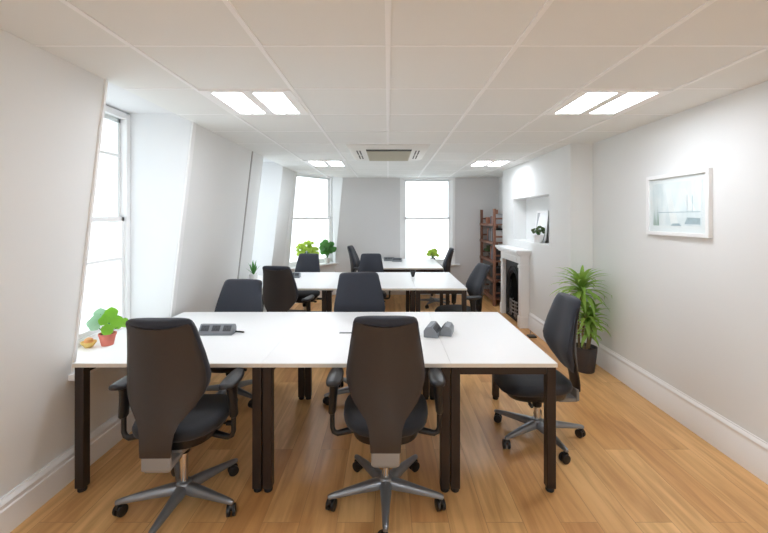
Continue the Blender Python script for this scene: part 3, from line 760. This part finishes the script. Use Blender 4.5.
r = empty('leaning_picture', (2.12, 5.47, 1.2115)); tag(r, 'white framed picture leaning on the back of the chimney niche', 'picture')
m = MB(); f_ = .028; W_, H_ = .40, .44
m.box(-.015, 0, -W_/2, -W_/2+f_, 0, H_); m.box(-.015, 0, W_/2-f_, W_/2, 0, H_); m.box(-.015, 0, -W_/2, W_/2, 0, f_); m.box(-.015, 0, -W_/2, W_/2, H_-f_, H_)
T_ = Matrix.Rotation(R(6), 4, 'Y'); m.tf(T_); m.build('picture_frame', gloss_m, r, bevel=.002)
m = MB(); m.box(-.006, .0, -W_/2+f_, W_/2-f_, f_, H_-f_); m.tf(T_); m.build('print', paper_m, r, smooth=False)
m = MB(); m.poly([(-.0065, .17, .41), (-.0065, .08, .41), (-.0065, .17, .16)], [(0, 1, 2)]); m.poly([(-.0065, -.17, .03), (-.0065, -.10, .03), (-.0065, -.17, .30)], [(0, 1, 2)]); m.tf(T_); m.build('print_shape', mat('grey_print_ink', (170, 172, 174), .6, var=.05), r, smooth=False)
m = MB(); m.box(0.001, .008, -W_/2, W_/2, 0, H_); m.tf(T_); m.build('backing_board', mat('dark_backing', (60, 58, 56), .8, var=.1), r)

# ------------------------------------------------------------------ bookshelf
bx0, bx1, by0, by1 = 1.855, 2.19, 6.86, 7.84
r = empty('bookshelf', (bx0, by0, 0)); tag(r, 'red-brown wooden open bookshelf in the alcove beyond the chimney', 'bookshelf')
Lb = by1-by0; Db = bx1-bx0; HB = 1.71
for px_ in (0, Db-.035):
    for py_ in (0, Lb-.05):
        m = MB(); m.box(px_-.008, px_+.035, py_, py_+.062, 0, HB); m.build('post', wood_m, r, bevel=.004)
SH = [.11, .44, .77, 1.10, 1.42]
for z_ in SH:
    m = MB(); 
    for k in range(4): m.box(.037+k*.068, .037+k*.068+.06, .0, Lb, z_, z_+.018)
    m.box(.0355, .045, .05, Lb-.05, z_-.025, z_); m.box(-.022, -.009, .0, Lb, z_-.02, z_+.028); m.build('shelf', wood_m, r, bevel=.002)
for py_ in (.012, Lb-.03):
    for z_ in SH:
        m = MB(); m.box(.035, Db-.035, py_, py_+.018, z_+.10, z_+.13); m.build('side_slat', wood_m, r, bevel=.002)
rnd = random.Random(21)
pal = [(62, 58, 60), (120, 124, 132), (200, 198, 196), (84, 92, 108), (150, 96, 72), (46, 48, 52), (176, 178, 182), (108, 84, 70)]
bms = [mat('book_cover_%s' % n_, c_, .6, var=.08) for n_, c_ in zip(['charcoal', 'slate', 'white', 'blue', 'rust', 'black', 'silver', 'tan'], pal)]
names = ['charcoal', 'slate grey', 'white', 'dusty blue', 'rust', 'black', 'silver', 'tan']
where = {1: 'second lowest', 3: 'second from the top', 4: 'top', 2: 'middle'}
def book(x, y, z, th, hh, dp, k, label, lean=0):
    rb_ = empty('book', (x, y, z)); rb_.rotation_euler = (0, 0, 0); tag(rb_, label, 'book', 'books and binders on the bookshelf')
    m = MB(); m.box(0, .004, 0, th, 0, hh); m.box(0, dp, 0, .003, 0, hh); m.box(0, dp, th-.003, th, 0, hh); m.build('cover', bms[k], rb_, bevel=.001)
    m = MB(); m.box(.004, dp-.006, .003, th-.003, .004, hh-.005); m.build('pages', paper_m, rb_)
cnt = {}
for si in (3, 4, 2):
    yy = by0+.10+(.02 if si == 3 else .12); lim = {3: .82, 4: .42, 2: .45}[si]
    ks = list(range(8)); rnd.shuffle(ks)
    while yy < by0+lim and ks:
        th = rnd.uniform(.045, .08); hh = rnd.uniform(.17, .25)*(1.0 if si != 4 else .8); k = ks.pop()
        book(bx0+.05, yy, SH[si]+.0185, th, hh, .2, k, '%s book upright on the %s shelf of the bookshelf' % (names[k], where[si]))
        yy += th+.002
def crate(y, z, w_, h_, m_, label, nm='storage_box'):
    o = empty(nm, (bx0+.05, y, z)); tag(o, label, 'box')
    m = MB(); t_ = .006; m.box(0, .22, 0, t_, 0, h_); m.box(0, .22, w_-t_, w_, 0, h_); m.box(0, t_, t_, w_-t_, 0, h_); m.box(.22-t_, .22, t_, w_-t_, 0, h_); m.box(t_, .22-t_, t_, w_-t_, 0, t_); m.build('box_body', m_, o, bevel=.002)
    m = MB(); m.box(-.004, .224, -.004, w_+.004, h_+.0005, h_+.022); m.build('lid', m_, o, bevel=.003)
crate(by0+.12, SH[1]+.0185, .32, .17, bms[5], 'black storage box on the second lowest shelf')
crate(by0+.52, SH[1]+.0185, .30, .14, bms[7], 'tan storage box on the second lowest shelf')
crate(by0+.15, SH[0]+.0185, .36, .18, bms[0], 'charcoal storage box on the lowest shelf')
crate(by0+.58, SH[4]+.0185, .20, .10, bms[4], 'rust box on the top shelf of the bookshelf')
bushy('potted_plant', (bx0+.13, by0+.68, SH[2]+.0185), 'dark green plant on the middle shelf of the bookshelf', .05, .09, potd_m, leafs_m, 36, .12, .15, .03, 19)
